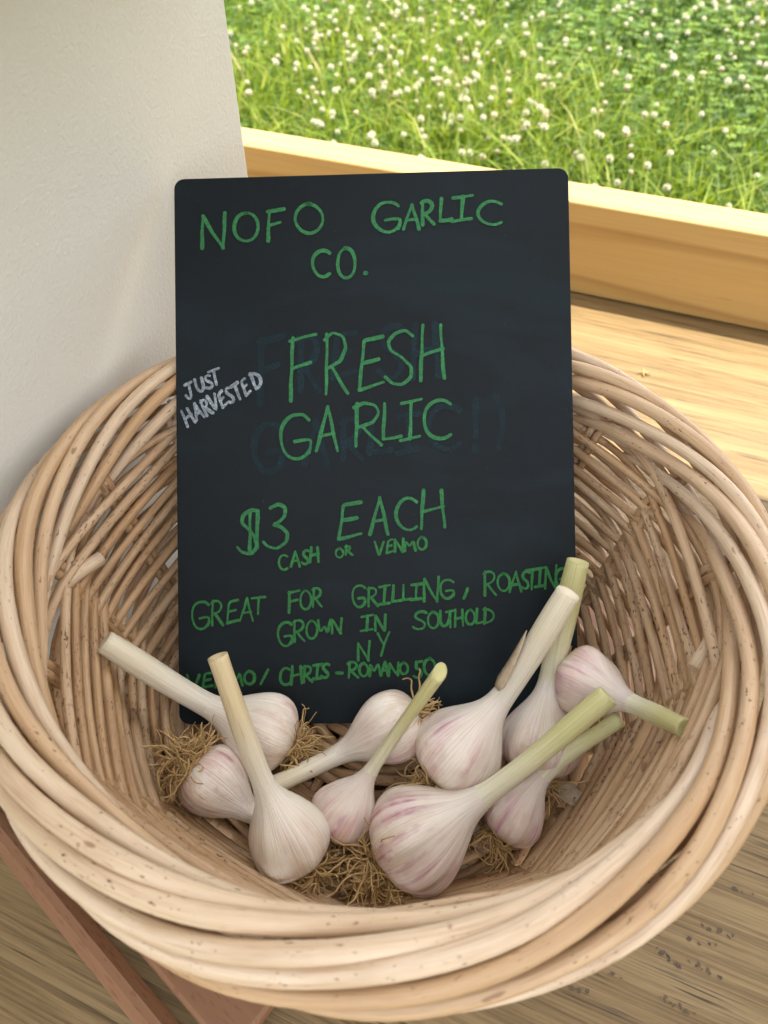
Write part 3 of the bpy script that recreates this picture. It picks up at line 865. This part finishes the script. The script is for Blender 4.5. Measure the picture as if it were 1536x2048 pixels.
def garlic(label, c_px, zc, w_px, e_px, ze, stem_px, r_px, zr, mats, seed, n_root=70, root_len=0.026, root_dir=None, squat=1.0, cut=0.0, lobes=6, spread=1.0):
    rnd = np.random.default_rng(seed)
    C = at(*c_px, zc)
    E = at(*e_px, ze)
    depth = np.dot(C - [0, 0, CAM_H], [0, CP, -SP])
    W = w_px / F_PX * depth
    rs = stem_px / F_PX * depth / 2
    Rp = at(*r_px, zr)
    ax = C - Rp; ax /= np.linalg.norm(ax)
    if np.dot(ax, E - C) < 0: print('warning: axis of', label)
    neck = C + ax * W * 0.62 * squat
    # spine: straight through the bulb, then a bend into the stem
    vb = np.array(PROF_V) * W * squat
    dist = np.linalg.norm(E - neck)
    t = np.linspace(0, 1, 20)
    p0, p1 = neck, E
    m0 = ax * dist * 0.9
    m1 = (E - neck) * 0.9 + (E - neck - ax * dist) * 0.15
    h = [2 * t**3 - 3 * t**2 + 1, t**3 - 2 * t**2 + t, -2 * t**3 + 3 * t**2, t**3 - t**2]
    stem_line = sum(hh[:, None] * q[None, :] for hh, q in zip(h, (p0, m0, p1, m1)))
    bulb_v = [v for v in vb if v < 0.62 * W * squat - 1e-9]
    line = np.concatenate([np.array([C + ax * v for v in bulb_v]), stem_line])
    ls = np.concatenate([[0], np.cumsum(np.linalg.norm(np.diff(line, axis=0), axis=1))])
    start = vb[0]
    # resample densely
    nb = 46
    s_b = np.concatenate([np.interp(np.linspace(0, 1, nb), np.linspace(0, 1, len(vb)), vb - start)])
    s_all = np.concatenate([s_b, np.linspace(s_b[-1], ls[-1], 26)[1:]])
    P = np.stack([np.interp(s_all, ls, line[:, i]) for i in range(3)], 1)
    for _ in range(3):
        P[nb // 2:-1] = (P[nb // 2 - 1:-2] + 2 * P[nb // 2:-1] + P[nb // 2 + 1:]) / 4
    rb = np.interp((s_b + start) / (W * squat), PROF_V, PROF_R) * W
    tail = np.interp((s_b + start) / (W * squat), [0.3, 0.88], [0, 1]) ** 2
    rb = rb * (1 - tail) + np.maximum(rb * rs / (0.117 * W), rs * 1.0) * tail
    end_r = rs * (1.0 + 0.06 * np.sin(np.linspace(0, 5, 25) + seed))
    R = np.concatenate([rb, end_r * np.linspace(rb[-1] / end_r[0], 0.98, 25)])
    for _ in range(2): R[8:-1] = (R[7:-2] + 2 * R[8:-1] + R[9:]) / 4
    T = np.gradient(P, axis=0); T /= np.linalg.norm(T, axis=1)[:, None] + 1e-12
    u = np.cross(T[0], [0.3, 0.2, 1.0]); u /= np.linalg.norm(u)
    U = []
    for i in range(len(P)):
        u = u - T[i] * np.dot(u, T[i]); u /= np.linalg.norm(u); U.append(u)
    U = np.array(U); Wv = np.cross(T, U)
    SEG = 72
    a = np.linspace(0, 2 * PI, SEG, endpoint=False)
    ph = rnd.random() * 6
    vv = (s_all + start) / (W * squat)
    env = np.exp(-((vv + 0.02) / 0.36) ** 2)
    jitp = rnd.random(lobes) * 0.5
    lob = np.zeros(SEG)
    for i in range(lobes):
        c_ = ph + (i + jitp[i] * .8) * 2 * PI / lobes
        dd = (a - c_ + PI) % (2 * PI) - PI
        lob += (0.6 + 0.7 * rnd.random()) * np.exp(-(dd / (1.9 / lobes)) ** 2)
    lob -= lob.mean()
    wob = 0.020 * np.cos(2 * a + ph) + 0.015 * np.cos(3 * a + 2 * ph)
    rib = 0.0022 * np.sin(a * 19 + 1.7 * np.sin(a * 5 + ph)) + 0.0016 * np.sin(a * 31 + ph)
    mod = 1 + env[:, None] * (0.125 * lob + wob)[None, :] + np.clip(env + .35, 0, 1)[:, None] * rib[None, :]
    V = P[:, None, :] + (R[:, None] * mod)[:, :, None] * (np.cos(a)[None, :, None] * U[:, None, :] + np.sin(a)[None, :, None] * Wv[:, None, :])
    if cut:                                             # slanted cut at the stem's end
        for j in range(SEG):
            V[-1, j] += T[-1] * rs * cut * math.cos(a[j] + ph)
            V[-2, j] += T[-1] * rs * cut * .5 * math.cos(a[j] + ph)
    tcv = np.zeros((len(P), SEG, 3))
    tcv[:, :, 0] = np.cos(a)[None, :] + seed * 3.1
    tcv[:, :, 1] = np.sin(a)[None, :] + seed * 1.3
    tcv[:, :, 2] = vv[:, None]
    root = empty('garlic_bulb', (C[0], C[1], max(0.03, C[2] - W / 2)))
    O = np.array(root.location)
    tag(root, label, 'garlic', 'freshly dug garlic in the basket')
    def rings(i0, i1, mat, name, ti):
        g_ = MB()
        n_ = i1 - i0
        F_ = [(i * SEG + j, i * SEG + (j + 1) % SEG, (i + 1) * SEG + (j + 1) % SEG, (i + 1) * SEG + j) for i in range(n_ - 1) for j in range(SEG)]
        g_.add(V[i0:i1].reshape(-1, 3), F_, tcv[i0:i1].reshape(-1, 3), np.repeat(ti, SEG))
        if name == 'bulb':
            g_.f.append(tuple(range(SEG - 1, -1, -1)))
        else:                                           # cut face with a slight hollow
            cen = V[i1 - 1].mean(0)
            k = g_.n
            inner = cen + (V[i1 - 1] - cen) * 0.78
            mid = cen + (V[i1 - 1] - cen) * 0.30 - T[-1] * rs * 0.25
            tt = np.zeros((SEG, 3)); tt[:, 0] = seed
            g_.add(inner, [], tt, 1.0); g_.add(mid, [], tt, 1.0); g_.add([cen - T[-1] * rs * .3], [], [[seed, 0, 0]], 1.0)
            b_ = (n_ - 1) * SEG
            for j in range(SEG):
                j2 = (j + 1) % SEG
                g_.f.append((b_ + j, b_ + j2, k + j2, k + j))
                g_.f.append((k + j, k + j2, k + SEG + j2, k + SEG + j))
                g_.f.append((k + SEG + j, k + SEG + j2, k + 2 * SEG))
        return g_.build(name, mat, root, origin=O)
    k_split = nb - 4
    rings(0, k_split + 1, mats[0], 'bulb', np.clip((vv[:k_split + 1] + 0.43) / 1.3, 0, 1))
    rings(k_split, len(P), mats[1], 'stem', np.linspace(0, 1, len(P) - k_split))
    BULBS.append((C + ax * W * .02, W * .47))
    JOBS.append((root, O, P[0], ax, U[0], Wv[0], W, root_dir, n_root, root_len, spread, rnd))
    return root, dict(P=P, R=R, U=U, Wv=Wv, T=T, nb=nb, O=O, W=W, rs=rs, C=C, ax=ax)

TONE = (0.88, 0.82, 0.73)
MG_A = m_garlic('garlic_skin_pale', TONE, (0.42, 0.14, 0.22), 0.8, 0.75)
MG_B = m_garlic('garlic_skin_streaked', (0.86, 0.79, 0.70), (0.33, 0.07, 0.16), 1.7, 0.75)
MG_C = m_garlic('garlic_skin_cream', (0.87, 0.80, 0.69), (0.45, 0.20, 0.24), 0.5, 1.0)
MG_E = m_garlic('garlic_skin_lavender', (0.85, 0.78, 0.70), (0.40, 0.14, 0.27), 1.25, 0.7)
MG_D = m_garlic('garlic_skin_mauve', (0.80, 0.71, 0.64), (0.42, 0.15, 0.25), 1.4, 1.0)
MS_W = m_stem('white_stem', (0.80, 0.755, 0.67), (0.75, 0.68, 0.53))
MS_G = m_stem('green_stem', (0.78, 0.75, 0.60), (0.60, 0.57, 0.28))
MS_L = m_stem('pale_green_stem', (0.80, 0.77, 0.64), (0.70, 0.70, 0.38))
MS_Y = m_stem('straw_stem', (0.80, 0.75, 0.65), (0.68, 0.56, 0.34))

garlic('garlic with thick pale stem resting on the left wall, under the sign', (522, 1463), 0.062, 158, (208, 1283), 0.108, 46, (597, 1500), 0.054, (MG_A, MS_W), 11, 95, 0.020, root_dir=(.55, .1, -.5), spread=0.9)
garlic('garlic turned roots up against the left inside of the basket', (428, 1565), 0.062, 140, (548, 1645), 0.047, 40, (362, 1512), 0.070, (MG_B, MS_W), 12, 190, 0.021, root_dir=(-.55, .25, .55), spread=1.3)
garlic('frontmost left garlic with upright straw stem and cream bulb', (576, 1672), 0.064, 168, (435, 1312), 0.128, 42, (618, 1762), 0.046, (MG_C, MS_Y), 13, 120, 0.020, root_dir=(.5, -.1, -.5), spread=1.2)
garlic('garlic lying sideways against the sign, stem pointing to the left', (780, 1455), 0.064, 150, (546, 1572), 0.058, 38, (862, 1412), 0.072, (MG_A, MS_W), 14, 34, 0.014, root_dir=(.8, .3, .05), squat=1.05, spread=1.2)
garlic('small mauve garlic with thin green stem in the middle of the basket', (690, 1622), 0.056, 130, (880, 1345), 0.120, 27, (640, 1700), 0.042, (MG_D, MS_G), 15, 30, 0.014, cut=1.0)
garlic('largest white garlic at the front with a thick green stem', (838, 1674), 0.058, 205, (1216, 1391), 0.114, 43, (752, 1728), 0.046, (MG_B, MS_G), 16, 170, 0.029, root_dir=(-.75, -.45, -.3), spread=0.9, lobes=8)
g7 = garlic('garlic with long upright cream stem carrying a peeled strip', (918, 1500), 0.069, 178, (1137, 1185), 0.135, 47, (852, 1580), 0.055, (MG_E, MS_W), 17, 80, 0.020, root_dir=(-.7, -.3, -.4))
garlic('streaked garlic behind others whose green stem crosses the board corner', (1083, 1480), 0.062, 162, (1156, 1122), 0.128, 46, (1068, 1580), 0.047, (MG_B, MS_G), 18, 60, 0.022, root_dir=(.4, -.3, -.6))
garlic('dusky garlic high on the right wall, stem pointing to the right', (1178, 1368), 0.088, 138, (1372, 1457), 0.128, 36, (1112, 1338), 0.078, (MG_D, MS_G), 19, 45, 0.013, root_dir=(.15, .6, .8), spread=0.9)
garlic('small round garlic at the front right with stained bottom', (1030, 1628), 0.053, 126, (1240, 1437), 0.086, 34, (985, 1690), 0.043, (MG_D, MS_L), 20, 70, 0.017, root_dir=(-.5, -.4, -.4))

def grow_roots(root, O, bot, ax, U0, W0, W, root_dir, n_root, root_len, spread, rnd):
    g_ = MB()
    rd = -ax if root_dir is None else np.array(root_dir, float) / np.linalg.norm(root_dir)
    for i in range(int(n_root * 1.5)):
        p = bot - ax * W * 0.015 + (U0 * rnd.normal() + W0 * rnd.normal()) * W * 0.075
        v = rd + rnd.normal(size=3) * 0.55 * spread
        v /= np.linalg.norm(v)
        L = root_len * rnd.uniform(0.45, 1.25)
        k = 15
        pts_ = [p.copy()]
        curl = rnd.normal(size=3)
        for s_ in range(k):
            curl = curl * 0.75 + rnd.normal(size=3) * 0.55
            v = v + curl * 0.42 + np.array([0, 0, -0.06])
            v /= np.linalg.norm(v)
            p = p + v * L / k
            for (bc, br) in BULBS:                       # strands stay outside the bulbs
                dv = p - bc
                dl = np.linalg.norm(dv)
                if dl < br + 0.0008 and s_ > 1: p = bc + dv / dl * (br + 0.0008)
            if p[2] < 0.037: p[2] = 0.037; v[2] = abs(v[2]) * .5
            pts_.append(p.copy())
        g_.tube(pts_, np.linspace(0.00060, 0.00030, k + 1) * rnd.uniform(.7, 1.2), 4, rnd.random(), cap=False)
    g_.tube([bot - ax * W * 0.03, bot - ax * W * .01, bot + ax * W * 0.03], [W * .06, W * .10, W * .11], 12, 0.2)
    g_.build('roots', M_ROOT, root, origin=O)

for job in JOBS: grow_roots(*job)

# peeled strip of skin standing off the stem
r7, q = g7
mbs = MB()
i0, i1 = q['nb'] - 2, q['nb'] + 16
k = 9
Vs = []
for i in range(k):
    f = i / (k - 1)
    j = i0 + f * (i1 - i0) * .85
    p = np.array([np.interp(j, np.arange(len(q['P'])), q['P'][:, c]) for c in range(3)])
    left = np.array([-0.93, 0.05, 0.37])
    t_ = q['T'][int(j)]
    left = left - t_ * np.dot(left, t_); left /= np.linalg.norm(left)
    up = np.cross(left, t_); up /= np.linalg.norm(up)
    if up[1] > 0: up = -up
    c_ = p + left * (q['rs'] * (0.98 + 0.55 * f ** 1.6))
    hw = q['rs'] * (0.95 if i else 0.5) * (1 - f) ** .7 + 0.00015
    Vs += [c_ - up * hw, c_ + left * hw * .25, c_ + up * hw]
mbs.add(Vs, [(3 * i + a, 3 * i + a + 1, 3 * i + a + 4, 3 * i + a + 3) for i in range(k - 1) for a in (0, 1)])
so = mbs.build('peeled_skin', M_SKIN, r7, origin=q['O'])
sm = so.modifiers.new('thickness', 'SOLIDIFY'); sm.thickness = 0.0003

# loose flakes of skin
for i, (px, py, z, lab) in enumerate(((965, 1672, 0.040, 'flake of dry garlic skin beside the small round garlic'), (1130, 1590, 0.044, 'flake of dry garlic skin below the streaked garlic'))):
    c = at(px, py, z)
    g = MB()
    rr = np.random.default_rng(40 + i)
    V = []
    az = rr.random() * 6
    for a in range(5):
        for b in range(4):
            x, y = (a / 4 - .5) * 0.014, (b / 3 - .5) * 0.009 * (1 - .5 * abs(a / 4 - .5))
            V.append((x * math.cos(az) - y * math.sin(az) + rr.normal() * .0006, x * math.sin(az) + y * math.cos(az) + rr.normal() * .0006, 0.004 * ((b / 3 - .5) * 2) ** 2 + rr.normal() * .0005))
    g.add(V, [(a * 4 + b, a * 4 + b + 1, a * 4 + b + 5, a * 4 + b + 4) for a in range(4) for b in range(3)])
    o = g.build('skin_flake', M_SKIN)
    o.location = c
    sm = o.modifiers.new('thickness', 'SOLIDIFY'); sm.thickness = 0.0003
    tag(o, lab, 'garlic skin', 'loose flakes of garlic skin')

# a crumb of dried flower on the sunlit tabletop
c = at(1287, 748, 0.0)
g = MB()
for i in range(5):
    a = i * 1.4
    g.tube([(0, 0, .001), (.003 * math.cos(a), .003 * math.sin(a), .0022), (.006 * math.cos(a + .4), .006 * math.sin(a + .4), .001)], [0.0008, 0.0007, 0.0003], 5, 0.3)
o = g.build('dried_sprig', M_ROOT)
o.location = c
tag(o, 'tiny dried sprig lying on the sunlit tabletop behind the basket', 'dried sprig')
